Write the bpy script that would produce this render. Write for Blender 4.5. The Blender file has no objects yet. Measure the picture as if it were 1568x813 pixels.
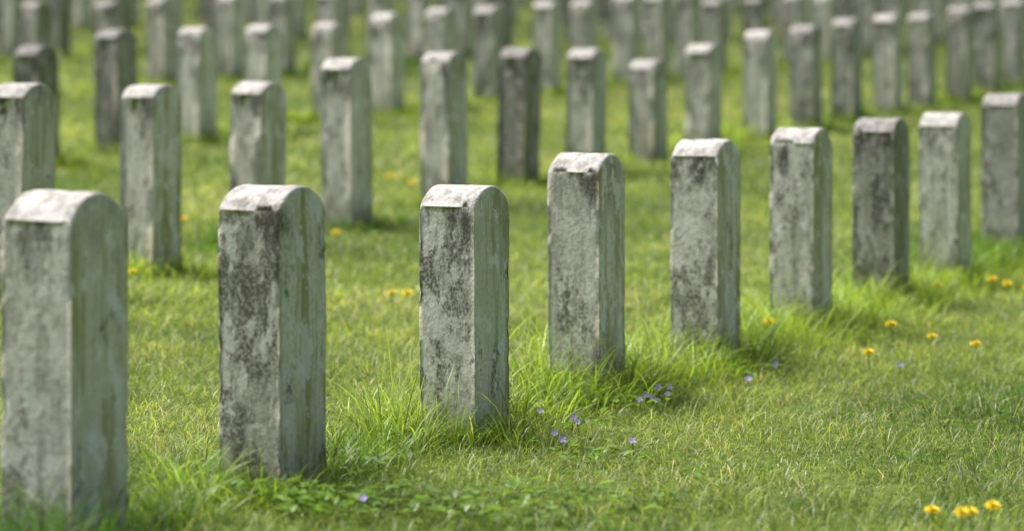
import bpy, bmesh, math, random
import numpy as np
from mathutils import noise, Vector, Matrix
random.seed(7); rng=np.random.default_rng(7)
scene=bpy.context.scene
EYE=0.93
# ---------------------------------------------------------------- terrain
GD=np.array([-10,0,4.4,5.9,7.3,9.36,12.5,15.7,18.2,25,40,80,200.])
GZ=np.array([.05,.03,.015,.0,.055,.14,.38,.62,.78,1.24,2.25,4.6,11.])
def vnoise(x,y,s,seed=0):
    x=np.asarray(x,float)*s+seed*17.3; y=np.asarray(y,float)*s+seed*5.7
    xi=np.floor(x); yi=np.floor(y); fx=x-xi; fy=y-yi
    fx=fx*fx*(3-2*fx); fy=fy*fy*(3-2*fy)
    def h(a,b):
        v=np.sin(a*127.1+b*311.7+seed*74.7)*43758.5453
        return v-np.floor(v)
    return (h(xi,yi)*(1-fx)+h(xi+1,yi)*fx)*(1-fy)+(h(xi,yi+1)*(1-fx)+h(xi+1,yi+1)*fx)*fy
def ground(x,y):
    x=np.asarray(x,float); y=np.asarray(y,float)
    z=sum(np.interp(y+o,GD,GZ) for o in (-.8,-.4,0,.4,.8))/5
    z=z-.025*np.clip(x,-4,4)
    z=z+(vnoise(x,y,1.3,1)-.5)*.025+(vnoise(x,y,4,2)-.5)*.012
    return z
def make_mesh_quads(name,co,faces):
    me=bpy.data.meshes.new(name)
    me.vertices.add(len(co)); me.vertices.foreach_set('co',np.ascontiguousarray(co,dtype=np.float32).ravel())
    nf=len(faces); me.loops.add(nf*4); me.loops.foreach_set('vertex_index',np.ascontiguousarray(faces,dtype=np.int32).ravel())
    me.polygons.add(nf); me.polygons.foreach_set('loop_start',np.arange(0,nf*4,4,dtype=np.int32))
    me.update(calc_edges=True)
    return me
# ---------------------------------------------------------------- node helpers
class NT:
    def __init__(s,mat): s.t=mat.node_tree; s.n=s.t.nodes; s.l=s.t.links
    def add(s,typ,**kw):
        nd=s.n.new(typ)
        for k,v in kw.items(): setattr(nd,k,v)
        return nd
    def put(s,sock,v):
        if isinstance(v,bpy.types.NodeSocket): s.l.new(v,sock)
        else:
            if hasattr(sock.default_value,'__len__') and not hasattr(v,'__len__'): v=(v,)*len(sock.default_value)
            if hasattr(sock.default_value,'__len__') and len(sock.default_value)==4 and len(v)==3: v=tuple(v)+(1,)
            sock.default_value=v
    def math(s,op,a,b=0.0,clamp=False):
        nd=s.add('ShaderNodeMath',operation=op,use_clamp=clamp); s.put(nd.inputs[0],a); s.put(nd.inputs[1],b); return nd.outputs[0]
    def mix(s,f,a,b,blend='MIX'):
        nd=s.add('ShaderNodeMix',data_type='RGBA',blend_type=blend); s.put(nd.inputs[0],f); s.put(nd.inputs[6],a); s.put(nd.inputs[7],b); return nd.outputs[2]
    def noise(s,vec,scale,detail=4,rough=.55):
        nd=s.add('ShaderNodeTexNoise'); s.put(nd.inputs['Vector'],vec); nd.inputs['Scale'].default_value=scale
        nd.inputs['Detail'].default_value=detail; nd.inputs['Roughness'].default_value=rough; return nd.outputs['Fac']
    def ramp(s,f,a,b,lo=0.,hi=1.):
        nd=s.add('ShaderNodeMapRange',interpolation_type='SMOOTHSTEP'); s.put(nd.inputs[0],f)
        for i,v in zip((1,2,3,4),(a,b,lo,hi)): nd.inputs[i].default_value=v
        return nd.outputs[0]
    def vmul(s,v,k):
        nd=s.add('ShaderNodeVectorMath',operation='MULTIPLY'); s.put(nd.inputs[0],v); nd.inputs[1].default_value=k; return nd.outputs[0]
def newmat(name):
    m=bpy.data.materials.new(name); m.use_nodes=True; return m,NT(m),m.node_tree.nodes['Principled BSDF']
# ---------------------------------------------------------------- stone material
mstone,T,P=newmat('weathered_marble')
tc=T.add('ShaderNodeTexCoord'); oi=T.add('ShaderNodeObjectInfo')
off=T.add('ShaderNodeVectorMath',operation='ADD'); T.put(off.inputs[0],tc.outputs['Object'])
cx=T.add('ShaderNodeCombineXYZ'); r50=T.math('MULTIPLY',oi.outputs['Random'],37.)
T.put(cx.inputs[0],r50); T.put(cx.inputs[1],T.math('MULTIPLY',oi.outputs['Random'],91.)); T.put(cx.inputs[2],r50)
T.put(off.inputs[1],cx.outputs[0]); V=off.outputs[0]
sn=T.add('ShaderNodeSeparateXYZ'); T.put(sn.inputs[0],tc.outputs['Normal'])
so=T.add('ShaderNodeSeparateXYZ'); T.put(so.inputs[0],tc.outputs['Object'])
sg=T.add('ShaderNodeSeparateXYZ'); T.put(sg.inputs[0],tc.outputs['Generated'])
sc=T.add('ShaderNodeSeparateColor'); T.put(sc.inputs[0],oi.outputs['Color'])
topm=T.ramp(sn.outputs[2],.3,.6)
facey=T.ramp(T.math('ABSOLUTE',sn.outputs[1]),.5,.8)
side=T.math('SUBTRACT',1.,topm)
big=T.noise(T.vmul(V,(1,1,.5)),7,3,.6)
col=T.mix(T.ramp(big,.35,.65),(.84,.815,.74),(.58,.56,.48))
fine=T.noise(V,70,4,.7)
col=T.mix(T.ramp(fine,.44,.64,0,.55),col,(.33,.31,.25))
col=T.mix(T.math('MULTIPLY',facey,.45),col,(.80,.80,.52))  # arched faces yellow-green, painted lighter to stand in for light they lack
pat=T.noise(T.vmul(V,(1,1,.45)),12,7,.74)
thr=T.math('ADD',pat,T.math('MULTIPLY',sc.outputs[1],.11))
thr=T.math('SUBTRACT',thr,T.math('MULTIPLY',facey,.055))
m1=T.ramp(thr,.525,.595)
spk=T.ramp(T.noise(V,120,3,.6),.40,.56,.30,1.)
m1=T.math('MULTIPLY',T.math('MULTIPLY',m1,spk),T.math('SUBTRACT',1.,T.math('MULTIPLY',topm,.75)))
col=T.mix(T.math('MULTIPLY',m1,.86),col,(.12,.108,.082))
band=T.ramp(sg.outputs[2],.76,.92)
bm=T.math('MULTIPLY',T.math('MULTIPLY',band,T.ramp(pat,.42,.56)),side)
bm=T.math('MULTIPLY',bm,T.math('SUBTRACT',1.,T.math('MULTIPLY',facey,.6)))
col=T.mix(T.math('MULTIPLY',bm,.80),col,(.12,.11,.09))
st=T.ramp(T.noise(T.vmul(V,(1,1,.09)),30,5,.7),.50,.66)
st2=T.ramp(T.noise(T.vmul(V,(1,1,.08)),18,5,.68),.47,.60)
col=T.mix(T.math('MULTIPLY',T.math('MULTIPLY',st,side),.38),col,(.18,.175,.11))
col=T.mix(T.math('MULTIPLY',T.math('MULTIPLY',T.math('MULTIPLY',st2,facey),side),.72),col,(.33,.32,.085))
li=T.ramp(T.noise(T.vmul(V,(1,1,.7)),20,5,.68),.545,.60)
col=T.mix(T.math('MULTIPLY',li,.75),col,(.86,.845,.78))
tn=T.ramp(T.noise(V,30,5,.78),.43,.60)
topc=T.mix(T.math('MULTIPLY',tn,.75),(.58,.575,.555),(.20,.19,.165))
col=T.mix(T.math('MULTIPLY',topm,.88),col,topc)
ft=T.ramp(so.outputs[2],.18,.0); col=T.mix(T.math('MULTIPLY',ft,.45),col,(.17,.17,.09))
col=T.mix(1.,col,sc.outputs[0],'MULTIPLY')
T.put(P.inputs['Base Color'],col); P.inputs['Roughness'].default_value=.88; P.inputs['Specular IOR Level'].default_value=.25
bp=T.add('ShaderNodeBump'); bp.inputs['Strength'].default_value=.8; bp.inputs['Distance'].default_value=.006
T.put(bp.inputs['Height'],T.math('ADD',fine,T.math('MULTIPLY',pat,1.2))); T.put(P.inputs['Normal'],bp.outputs[0])
# ---------------------------------------------------------------- ground
mg,T,P=newmat('lawn_soil')
tc=T.add('ShaderNodeTexCoord'); V=tc.outputs['Object']
col=T.mix(T.ramp(T.noise(V,40,4,.7),.4,.6),(.06,.10,.018),(.14,.19,.042))
T.put(P.inputs['Base Color'],col); P.inputs['Roughness'].default_value=.95; P.inputs['Specular IOR Level'].default_value=.1
ys=np.concatenate([np.arange(-6,3,1.),np.arange(3,20,.16),np.arange(20,45,.6),np.arange(45,205,8.)])
xs=np.concatenate([np.arange(-120,-12,9.),np.arange(-12,-5,.5),np.arange(-5,5,.16),np.arange(5,12,.5),np.arange(12,121,9.)])
X,Y=np.meshgrid(xs,ys); co=np.stack([X,Y,ground(X,Y)],-1).reshape(-1,3)
nx=len(xs); ii,jj=np.meshgrid(np.arange(nx-1),np.arange(len(ys)-1)); a=(jj*nx+ii).ravel()
me=make_mesh_quads('ground',co,np.stack([a,a+1,a+1+nx,a+nx],1)); me.materials.append(mg)
me.polygons.foreach_set('use_smooth',np.ones(len(me.polygons),bool))
go=bpy.data.objects.new('ground',me); scene.collection.objects.link(go)
# ---------------------------------------------------------------- headstones
W,TH=.182,.157
def stone_mesh(h,seed,hi=True):
    rise=.049; hw=W/2; R=(hw*hw+rise*rise)/(2*rise)
    nx,ny,nz=(14,12,54) if hi else (8,4,12)
    bm=bmesh.new(); vd={}
    bot=-.2
    def vert(i,j,k):
        key=(i,j,k)
        if key not in vd:
            x=-hw+W*i/nx; y=-TH/2+TH*j/ny
            top=h-rise+math.sqrt(R*R-x*x)-(R-rise)
            vd[key]=bm.verts.new((x,y,bot+(top-bot)*k/nz))
        return vd[key]
    def q(*k): bm.faces.new([vert(*c) for c in k])
    for i in range(nx):
        for k in range(nz):
            q((i,0,k),(i+1,0,k),(i+1,0,k+1),(i,0,k+1)); q((i+1,ny,k),(i,ny,k),(i,ny,k+1),(i+1,ny,k+1))
    for j in range(ny):
        for k in range(nz):
            q((0,j+1,k),(0,j,k),(0,j,k+1),(0,j+1,k+1)); q((nx,j,k),(nx,j+1,k),(nx,j+1,k+1),(nx,j,k+1))
    for i in range(nx):
        for j in range(ny):
            q((i,j,nz),(i+1,j,nz),(i+1,j+1,nz),(i,j+1,nz)); q((i,j+1,0),(i+1,j+1,0),(i+1,j,0),(i,j,0))
    inv={v:k for k,v in vd.items()}
    es=[]
    for e in bm.edges:
        a=inv[e.verts[0]]; b=inv[e.verts[1]]
        n=sum(1 for t in range(3) if a[t]==b[t] and a[t] in (0,(nx,ny,nz)[t]))
        if n>=2: es.append(e)
    bmesh.ops.bevel(bm,geom=es,offset=.0055,segments=2,profile=.5,affect='EDGES')
    bm.normal_update(); sv=Vector((seed*3.7,seed*1.3,seed*7.1))
    for v in bm.verts:
        p=v.co+sv
        d=noise.noise(p*9)*.003+noise.noise(p*38)*.0014
        x,y,z=v.co
        ex=[abs(x)>hw-.012, abs(y)>TH/2-.012, z>h-rise+math.sqrt(max(0,R*R-x*x))-(R-rise)-.012]
        if sum(ex)>=2:
            c=noise.noise(p*22)+.35*noise.noise(p*60); d-=max(0,c-.05)*(.006 if ex[2] else .012)
        v.co+=v.normal*d
    me=bpy.data.meshes.new('headstone'); bm.to_mesh(me); bm.free()
    me.polygons.foreach_set('use_smooth',np.ones(len(me.polygons),bool)); me.materials.append(mstone); return me
YAW=math.radians(62.1)
stones=[]
def add_stone(x,y,h,me,bright=1.,mould=0.,dyaw=0.,lx=0.,ly=0.):
    o=bpy.data.objects.new('headstone',me); scene.collection.objects.link(o)
    z=float(ground(x,y)); o.location=(x,y,z)
    o.rotation_euler=(math.radians(lx),math.radians(ly),YAW+math.radians(dyaw)); o.color=(bright,mould,0,1)
    stones.append((x,y,z)); return o
near=[(-.84,4.42,.706,1.05,.0,3,0,0),(-.521,5.13,.685,.95,.45,0,0.5,-1.2),(-.118,5.92,.646,1.0,.25,0,0,-.4),
(.212,6.65,.70,1.05,.2,2,0,-.3),(.60,7.28,.722,1.05,.1,0,0,0),(.984,8.0,.74,1.02,.2,0,0,0),(1.362,8.68,.76,.62,.3,0,0,.3),
(1.726,9.36,.768,1.05,.1,0,0,-.8),(2.12,10.1,.837,.75,.3,0,0,0)]
for i,(x,y,zt,b,mo,dy,lx,ly) in enumerate(near):
    add_stone(x,y,zt-float(ground(x,y)),stone_mesh(zt-float(ground(x,y)),i+1),b,mo,dy,lx,ly)
row2=[(-1.75,8.35,.89,.9,.2),(-1.39,9.05,.881,1,.2),(-1.07,9.85,.889,1.05,.0),(-.735,10.5,.993,1.08,.1),(-.326,11.3,1.026,1.0,.35),(.03,12.1,1.055,.58,.5),
(.40,12.8,1.056,.95,.2),(.77,13.3,.998,.95,.2),(1.14,14.,1.094,1.05,0),(1.55,14.7,1.188,1.1,0),(1.93,15.4,1.236,.75,.4),(2.29,16.1,1.296,.75,.4),
(2.69,16.8,1.339,1,.1),(3.05,17.5,1.367,.85,.1),(3.46,18.2,1.433,.75,.3),(3.82,18.9,1.49,.7,.3),(4.2,19.7,1.54,.85,.2)]
row3=[(-2.52,12.49,1.07,.5,.6),(-2.205,13.1,1.167,.6,.4),(-1.85,13.76,1.191,1.1,0),(-1.525,14.37,1.217,1.15,0),(-1.166,15.05,1.245,1,.2),(-.83,15.68,1.321,1.15,0),
(-.49,16.32,1.373,.95,.2),(-.17,16.93,1.402,.8,.3),(.25,17.7,1.46,1,.1),(.575,18.33,1.49,.95,.2),(.93,19.,1.55,.9,.1),(1.2,19.5,1.57,.9,.3),(1.5,20.07,1.62,.85,.3)]
lows=[stone_mesh(.67,50+i,False) for i in range(5)]
for i,(x,y,zt,b,mo) in enumerate(row2+row3):
    h=zt-float(ground(x,y)); h=min(max(h,.56),.78)
    add_stone(x,y,h,stone_mesh(h,20+i,False),b,mo,rng.uniform(-2,2),rng.uniform(-1,1),rng.uniform(-1,1))
for k in range(3,16):
    c=-3.24-2.95*(k-1); d=20.75 if k==3 else 8.+(k%3)*.2
    while d<50:
        x=c+.53*d
        if abs(x)<.218*d+2.0:
            add_stone(x+rng.uniform(-.07,.07),d+rng.uniform(-.09,.09),.67,random.choice(lows),rng.uniform(.5,1.05),rng.uniform(0,.4),rng.uniform(-3,3),rng.uniform(-1.8,1.8),rng.uniform(-1.8,1.8))
        d+=.69
# ---------------------------------------------------------------- grass
mgr,T,P=newmat('grass_blade')
at=T.add('ShaderNodeAttribute',attribute_name='gcol')
T.put(P.inputs['Base Color'],at.outputs['Color']); P.inputs['Roughness'].default_value=.34; P.inputs['Specular IOR Level'].default_value=.6
tr=T.add('ShaderNodeBsdfTranslucent'); T.put(tr.inputs[0],T.mix(1.,at.outputs['Color'],(1.75,1.6,.8),'MULTIPLY'))
ms=T.add('ShaderNodeMixShader'); ms.inputs[0].default_value=.45
T.put(ms.inputs[1],P.outputs[0]); T.put(ms.inputs[2],tr.outputs[0]); out=[n for n in T.n if n.type=='OUTPUT_MATERIAL'][0]; T.put(out.inputs[0],ms.outputs[0])
def blades(name,x,y,h,w,lean,curl,col,segs=3,dirn=None,mat=mgr):
    n=len(x); z=ground(x,y)-.004
    th=rng.uniform(0,2*np.pi,n) if dirn is None else dirn
    ph=th+np.pi/2+rng.normal(0,.7,n)
    dx,dy=np.cos(th),np.sin(th); sx,sy=np.cos(ph),np.sin(ph)
    co=np.zeros((n,segs+1,2,3)); cc=np.ones((n,segs+1,2,4))
    for i in range(segs+1):
        t=i/segs; o=h*(lean*t+curl*t*t); up=h*t*(1-.45*np.minimum(curl,1.6)*t*t)
        ww=w*.5*(1-t**2.2*.93)*(0.75+.6*t*(1-t))
        for s,sg in enumerate((-1,1)):
            co[:,i,s,0]=x+dx*o+sx*ww*sg; co[:,i,s,1]=y+dy*o+sy*ww*sg; co[:,i,s,2]=z+up
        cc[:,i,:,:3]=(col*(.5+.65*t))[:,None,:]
    base=(np.arange(n)*(segs+1)*2)[:,None]; fs=[]
    for i in range(segs): fs.append(np.concatenate([base+2*i,base+2*i+1,base+2*i+3,base+2*i+2],1))
    f=np.stack(fs,1).reshape(-1,4)
    me=make_mesh_quads(name,co.reshape(-1,3),f)
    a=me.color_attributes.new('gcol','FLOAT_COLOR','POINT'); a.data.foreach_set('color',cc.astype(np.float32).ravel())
    me.polygons.foreach_set('use_smooth',np.ones(len(me.polygons),bool))
    me.materials.append(mat); o=bpy.data.objects.new(name,me); scene.collection.objects.link(o); return o
def gcolor(x,y,dry=.06,var=1.):
    n=len(x); a=vnoise(x,y,.8,3); b=vnoise(x,y,2.7,4); c3=vnoise(x,y,11,8); c4=vnoise(x,y,31,12); r=rng.random(n)
    t=np.clip(.42+1.1*(a-.5)+.9*(b-.5)+.5*(c3-.5)+.6*(r-.4)+np.interp(y,[4.6,6.5,9],[-.17,0,.06]),0,1)[:,None]
    c=np.array([.085,.19,.020])*(1-t)+np.array([.40,.50,.125])*t
    m=rng.random(n)<dry*(.3+2.2*vnoise(x,y,1.9,21)**2); c[m]=np.array([.56,.54,.36])*rng.uniform(.6,1.15,(m.sum(),1))
    f=rng.uniform(.42,1.55,n)*(.68+.64*c4)
    f*=np.interp(y,[0,7,9,15,24,40],[.95,1,1.14,1.02,.68,.5])  # shade over the far lawn is painted into the blade colour
    return c*f[:,None]
def scatter(d0,d1,dens,marg):
    hw=lambda d:.218*d+marg
    A=(hw(d0)+hw(d1))*(d1-d0); n=int(A*dens)
    m=int(n*1.6); y=rng.uniform(d0,d1,m); x=rng.uniform(-hw(d1),hw(d1),m); k=np.abs(x)<hw(y); return x[k][:n],y[k][:n]
X=[];Y=[];H=[];WD=[]
for d0,d1,de,hh,ww in ((3.8,8.,7000,.042,.0028),(8.,12.,3600,.046,.004),(12.,18.,1400,.05,.007),(18.,28.,480,.06,.013),(28.,46.,220,.075,.024)):
    x,y=scatter(d0,d1,de,.35+.02*d0); n=len(x)
    X.append(x);Y.append(y);H.append(hh*(.35+1.*rng.random(n))*(.45+.55*vnoise(x,y,2.6,6)+.7*vnoise(x,y,13,16)));WD.append(ww*rng.uniform(.6,1.3,n))
x=np.concatenate(X);y=np.concatenate(Y);h=np.concatenate(H);w=np.concatenate(WD);n=len(x)
print('blades',n)
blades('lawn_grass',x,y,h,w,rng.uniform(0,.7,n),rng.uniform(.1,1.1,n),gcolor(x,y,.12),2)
X=[];Y=[];H=[];WD=[];DR=[]
def clump(cx,cy,n,sp,h0,h1,wd,outw=True):
    a=rng.uniform(0,2*np.pi,n); r=sp*np.sqrt(rng.random(n))
    X.append(cx+np.cos(a)*r);Y.append(cy+np.sin(a)*r);H.append(rng.uniform(h0,h1,n)*(1-.4*(r/sp)));WD.append(wd*rng.uniform(.6,1.3,n));DR.append(a+rng.normal(0,.9,n))
rd=np.array([math.cos(YAW),math.sin(YAW)]); pd=np.array([-rd[1],rd[0]])
for i,(sx,sy,sz) in enumerate(stones):
    if sy>26: continue
    if i<9:
        amt=[340,260,480,800,640,640,620,680,700][i]; hh=[.26,.13,.20,.30,.25,.26,.25,.24,.26][i]
        u=rng.uniform(-1,1,amt); side=rng.integers(0,4,amt)
        g=rng.exponential(.045,amt)+.006
        lu=np.where(side<2,u*(W/2+.03),np.where(side==2,W/2+g,-W/2-g)); lv=np.where(side==0,TH/2+g,np.where(side==1,-TH/2-g,u*(TH/2+.03)))
        front=((side==3)|(side==1))
        X.append(sx+lu*rd[0]+lv*pd[0]);Y.append(sy+lu*rd[1]+lv*pd[1])
        H.append(hh*rng.uniform(.15,1.,amt)**1.6*np.where(front,.7,1.));WD.append(.0042*rng.uniform(.5,1.3,amt));DR.append(rng.uniform(0,6.28,amt))
        fh=[.26,.07,.09,.14,.12,.13,.13,.14,.16][i]
        for _ in range([9,4,6,9,8,8,9,9,9][i]):
            clump(sx+rng.uniform(-.17,.17),sy-rng.uniform(.13,.2),18,.05,.04,fh*rng.uniform(.6,1.3)+.03,.0042)
    else:
        for _ in range(9):
            clump(sx+rng.uniform(-.18,.18),sy+rng.uniform(-.2,.12),40,.13,.06,rng.uniform(.1,.22),.006 if sy<14 else .011)
for _ in range(480):
    t=rng.uniform(0,1); i=min(int((2+t*6.0)),7); f=.18+.64*rng.random()
    px=near[i][0]*(1-f)+near[i+1][0]*f; py=near[i][1]*(1-f)+near[i+1][1]*f
    q=rng.normal(0,.1)
    clump(px+pd[0]*q,py+pd[1]*q,22,.06,.05,rng.uniform(.08,.28),.0042)
for _ in range(120):
    f=rng.random()*2; i=int(f); f-=i
    px=near[i][0]*(1-f)+near[i+1][0]*f; py=near[i][1]*(1-f)+near[i+1][1]*f
    q=rng.normal(0,.08); clump(px+pd[0]*q,py+pd[1]*q,16,.06,.04,.18,.004)
for (a,b,nn,s,h0,h1) in ((-.28,5.85,60,.09,.12,.32),(.0,5.72,60,.06,.10,.22),(.05,6.3,70,.08,.14,.38),(.34,6.55,70,.07,.1,.26),(.42,6.8,70,.08,.12,.36),(.75,7.25,60,.09,.1,.26),
   (-.9,4.15,120,.12,.14,.32),(-.7,4.2,90,.1,.1,.26),(-1.0,4.1,90,.1,.14,.32),(1.18,7.95,80,.1,.1,.26),(1.55,8.7,80,.1,.1,.26),(-.66,4.95,60,.05,.08,.25),(-.24,5.65,60,.05,.08,.22),
   (.18,6.42,40,.06,.06,.14),(.07,6.5,50,.04,.1,.2),(1.1,7.75,50,.06,.08,.2),(-.35,5.95,40,.08,.1,.3),(2.0,9.6,80,.15,.1,.27),(1.8,9.1,60,.12,.1,.22),(-.98,4.0,60,.1,.12,.27),(-.78,4.08,90,.08,.1,.27),
   (-.66,4.6,60,.06,.1,.25),(-.7,5.0,60,.07,.1,.24),(.62,7.0,40,.08,.06,.15),(-.3,5.7,50,.07,.08,.26),(-.38,5.5,40,.08,.08,.18)):
    clump(a,b,nn,s,h0,h1,.0042)
for _ in range(70):
    t=rng.uniform(0,1); i=min(int(1+t*7),7); f=.15+.7*rng.random(); q=rng.normal(0,.12)
    clump(near[i][0]*(1-f)+near[i+1][0]*f+pd[0]*q,near[i][1]*(1-f)+near[i+1][1]*f+pd[1]*q,3,.02,.25,.42,.0026)
for (a,b) in ((-.3,6.0),(-.27,5.9),(-.33,5.8),(.03,6.3),(.08,6.4),(.36,6.6),(.4,6.7),(-.17,5.68),(.0,5.8)):
    clump(a,b,6,.03,.22,.42,.0028)
x=np.concatenate(X);y=np.concatenate(Y);h=np.concatenate(H);w=np.concatenate(WD);dr=np.concatenate(DR);n=len(x)
print('tall',n)
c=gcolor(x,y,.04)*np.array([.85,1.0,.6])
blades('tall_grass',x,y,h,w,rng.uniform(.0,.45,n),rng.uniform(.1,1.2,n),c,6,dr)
# ---------------------------------------------------------------- broad leaves
verts=[];faces=[];cols=[]
def leaf(p,dirv,up,L,Wd,col):
    s=dirv.cross(up).normalized(); b=len(verts)
    prof=[(0,.0),(.12,.42),(.4,.5),(.7,.36),(1.,0.)]
    for t,wd in prof:
        c=p+dirv*L*t-up*L*.25*t*t
        verts.append(c); verts.append(c+s*Wd*wd+up*Wd*wd*.35); verts.append(c-s*Wd*wd+up*Wd*wd*.35)
        for _ in range(3): cols.append((*col,1))
    for i in range(4):
        o=b+3*i
        faces.append((o,o+1,o+4,o+3)); faces.append((o,o+3,o+5,o+2))
def weed(cx,cy,n,sp,h0,h1,L0,L1):
    for _ in range(n):
        a=random.uniform(0,6.28); r=sp*math.sqrt(random.random()); x=cx+math.cos(a)*r; y=cy+math.sin(a)*r
        z=float(ground(x,y))+random.uniform(h0,h1); b=random.uniform(0,6.28)
        d=Vector((math.cos(b),math.sin(b),random.uniform(-.2,.5))).normalized()
        sdir=Vector((-math.sin(b),math.cos(b),0)); up=sdir.cross(d); up=up if up.z>0 else -up
        L=random.uniform(L0,L1); k=random.uniform(.6,1.35); leaf(Vector((x,y,z)),d,up.normalized(),L,L*random.uniform(.6,.9),(.15*k,.27*k,.03*k))
for (a,b,n,s) in ((.2,5.95,34,.10),(.33,6.35,36,.12),(.12,5.5,28,.1),(-.38,4.78,90,.12),(-.2,4.85,70,.14),(-.5,4.9,40,.08),(.05,5.0,50,.12),(.3,5.5,32,.1),(.45,6.6,28,.1),(-.3,5.3,24,.1),(.7,7.,24,.12),(1.2,7.7,24,.14),(.5,5.3,24,.12),(1.0,8.9,14,.12),(-.05,4.75,70,.15),(.25,4.9,50,.12)):
    weed(a,b,n,s,.02,.06,.016,.036)
xx,yy=scatter(4.4,8.5,100,.3)
for a,b in zip(xx,yy):
    if vnoise(a,b,1.6,9)>.4: weed(float(a),float(b),3,.012,.03,.045,.008,.016)
me=bpy.data.meshes.new('violet_and_clover_leaves'); me.from_pydata([tuple(v) for v in verts],[],faces)
ca=me.color_attributes.new('gcol','FLOAT_COLOR','POINT'); ca.data.foreach_set('color',np.array(cols,dtype=np.float32).ravel()); me.materials.append(mgr)
o=bpy.data.objects.new('violet_and_clover_leaves',me); scene.collection.objects.link(o)
# ---------------------------------------------------------------- flowers
def simple(name,c,r=.6):
    m,T,P=newmat(name); tc=T.add('ShaderNodeTexCoord')
    k=T.ramp(T.noise(tc.outputs['Object'],150,2,.5),.3,.7,0,1)
    T.put(P.inputs['Base Color'],T.mix(k,c,tuple(v*.85 for v in c))); P.inputs['Roughness'].default_value=r; return m
my=simple('dandelion_petal',(.95,.77,.02)); mv=simple('violet_petal',(.38,.32,.68)); ms_=simple('flower_stem',(.16,.25,.05)); mw=simple('violet_center',(.7,.65,.5))
def flower(name,x,y,hs,kind,sc=1.):
    bm=bmesh.new(); z=hs
    tx,ty=random.uniform(-.01,.01),random.uniform(-.012,0)
    r=.0014*sc
    prev=None
    for k in range(4):
        t=k/3; c=Vector((tx*t*t,ty*t*t,z*t-.01*(1-t))); ring=[bm.verts.new(c+Vector((math.cos(a)*r,math.sin(a)*r,0))) for a in (0,1.57,3.14,4.71)]
        if prev:
            for i in range(4): f=bm.faces.new((prev[i],prev[(i+1)%4],ring[(i+1)%4],ring[i])); f.material_index=0
        prev=ring
    C=Vector((tx,ty,z)); tilt=Matrix.Rotation(random.uniform(.1,.6) if kind=='d' else random.uniform(.7,1.2),3,'X')@Matrix.Rotation(random.uniform(0,6),3,'Z')
    if kind=='d':
        for tier,(np_,L,el) in enumerate(((26,.0185,.12),(22,.0165,.4),(18,.013,.75),(14,.010,1.05),(8,.007,1.35))):
            for i in range(np_):
                a=6.283*i/np_+tier*.4+random.uniform(-.08,.08); e=el+random.uniform(-.1,.1); l=L*sc*random.uniform(.88,1.08)
                d=Vector((math.cos(a)*math.cos(e),math.sin(a)*math.cos(e),math.sin(e))); s=Vector((-math.sin(a),math.cos(a),0)); w=.0022*sc
                q=[Vector((0,0,0)),d*l*.55+s*w,d*l-Vector((0,0,.001)),d*l*.55-s*w]
                f=bm.faces.new([bm.verts.new(C+tilt@p) for p in q]); f.material_index=1
        cap=bmesh.ops.create_cone(bm,cap_ends=True,segments=8,radius1=.002*sc,radius2=.006*sc,depth=.008*sc,matrix=Matrix.Translation(C-Vector((0,0,.005*sc))))
    else:
        for i in range(5):
            a=6.283*i/5+math.pi/2; l=.0095*sc*(1.2 if i in (2,3) else 1); d=Vector((math.cos(a),math.sin(a),.25)).normalized(); s=Vector((-math.sin(a),math.cos(a),0)); w=.0036*sc
            q=[Vector((0,0,0)),d*l*.4+s*w*.7,d*l*.8+s*w,d*l,d*l*.8-s*w,d*l*.4-s*w*.7]
            f=bm.faces.new([bm.verts.new(C+tilt@p) for p in q]); f.material_index=1
        g=bmesh.ops.create_icosphere(bm,subdivisions=1,radius=.0016*sc,matrix=Matrix.Translation(C+tilt@Vector((0,0,.001))))
        for v in g['verts']:
            for f in v.link_faces: f.material_index=2
    me=bpy.data.meshes.new(name); bm.to_mesh(me); bm.free()
    me.materials.append(ms_); me.materials.append(my if kind=='d' else mv); me.materials.append(mw)
    o=bpy.data.objects.new(name,me); o.location=(x,y,float(ground(x,y))); scene.collection.objects.link(o)
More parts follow.
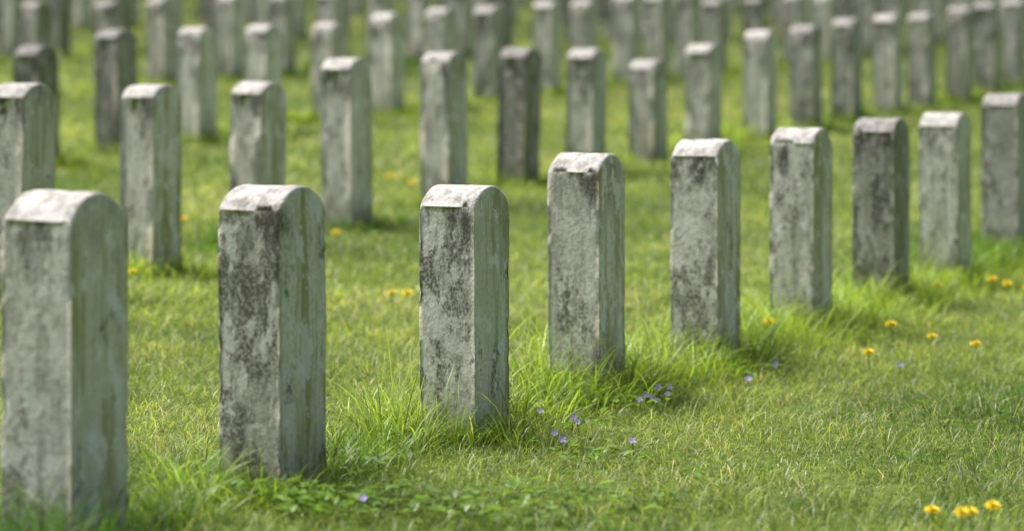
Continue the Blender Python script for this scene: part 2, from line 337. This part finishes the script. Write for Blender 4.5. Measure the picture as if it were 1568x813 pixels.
for (x,y) in ((-1.386,8.6),(-.37,8.2),(-.41,8.1),(-.75,9.95),(-.61,11.8),(-.9,11.3),(-1.42,10.2),(.835,7.7),(1.085,7.15),(1.247,7.7),(1.33,7.5),(1.60,8.85),(1.474,7.45),(1.88,8.9),(1.93,8.85),(1.84,9.0),(.973,4.8),(.85,4.74),(.912,4.66),(.885,4.64),(-.95,8.9),(-.25,11.6),(-.5,11.7),(-1.15,11.)):
    flower('dandelion',x,y,random.uniform(.05,.07),'d',random.uniform(1.05,1.35) if y>6 else random.uniform(.9,1.1))
for (x,y) in ((.78,6.95),(.68,6.75),(.44,6.5),(.43,6.45),(.39,6.4),(.365,6.42),(.35,6.36),(1.17,7.1),(.15,5.95),(.098,5.7),(.12,5.6),(-.306,4.72),(.065,6.2),(.29,5.6),(.17,5.9),(.41,6.5),(.08,6.0),(.4,6.35)):
    flower('violet_flower',x,y,random.uniform(.04,.055),'v',random.uniform(.9,1.25))
# ---------------------------------------------------------------- light
az=math.radians(-61); el=math.radians(59)
w=bpy.data.worlds.new('World'); scene.world=w; w.use_nodes=True; nt=w.node_tree
sk=nt.nodes.new('ShaderNodeTexSky'); sk.sky_type='NISHITA'; sk.sun_disc=False; sk.sun_elevation=el; sk.sun_rotation=az; sk.dust_density=6.; sk.ozone_density=.3
bg=nt.nodes['Background']; nt.links.new(sk.outputs[0],bg.inputs[0]); bg.inputs[1].default_value=.15
L=bpy.data.lights.new('sun','SUN'); L.energy=5.; L.angle=math.radians(34); L.color=(1,.965,.91)
lo=bpy.data.objects.new('sun',L); scene.collection.objects.link(lo)
d=Vector((math.sin(az)*math.cos(el),math.cos(az)*math.cos(el),math.sin(el))); lo.rotation_euler=d.to_track_quat('Z','Y').to_euler(); lo.location=d*30
# ---------------------------------------------------------------- camera
cam=bpy.data.cameras.new('camera'); cam.sensor_width=36; cam.lens=3600/1568*36; cam.shift_y=-296/1568; cam.clip_end=600; cam.clip_start=.05
cam.dof.use_dof=True; cam.dof.focus_distance=5.8; cam.dof.aperture_fstop=2.1
co_=bpy.data.objects.new('camera',cam); co_.location=(0,0,EYE); co_.rotation_euler=(math.radians(90),0,0); scene.collection.objects.link(co_); scene.camera=co_
scene.view_settings.view_transform='Standard'; scene.view_settings.look='None'; scene.view_settings.exposure=0
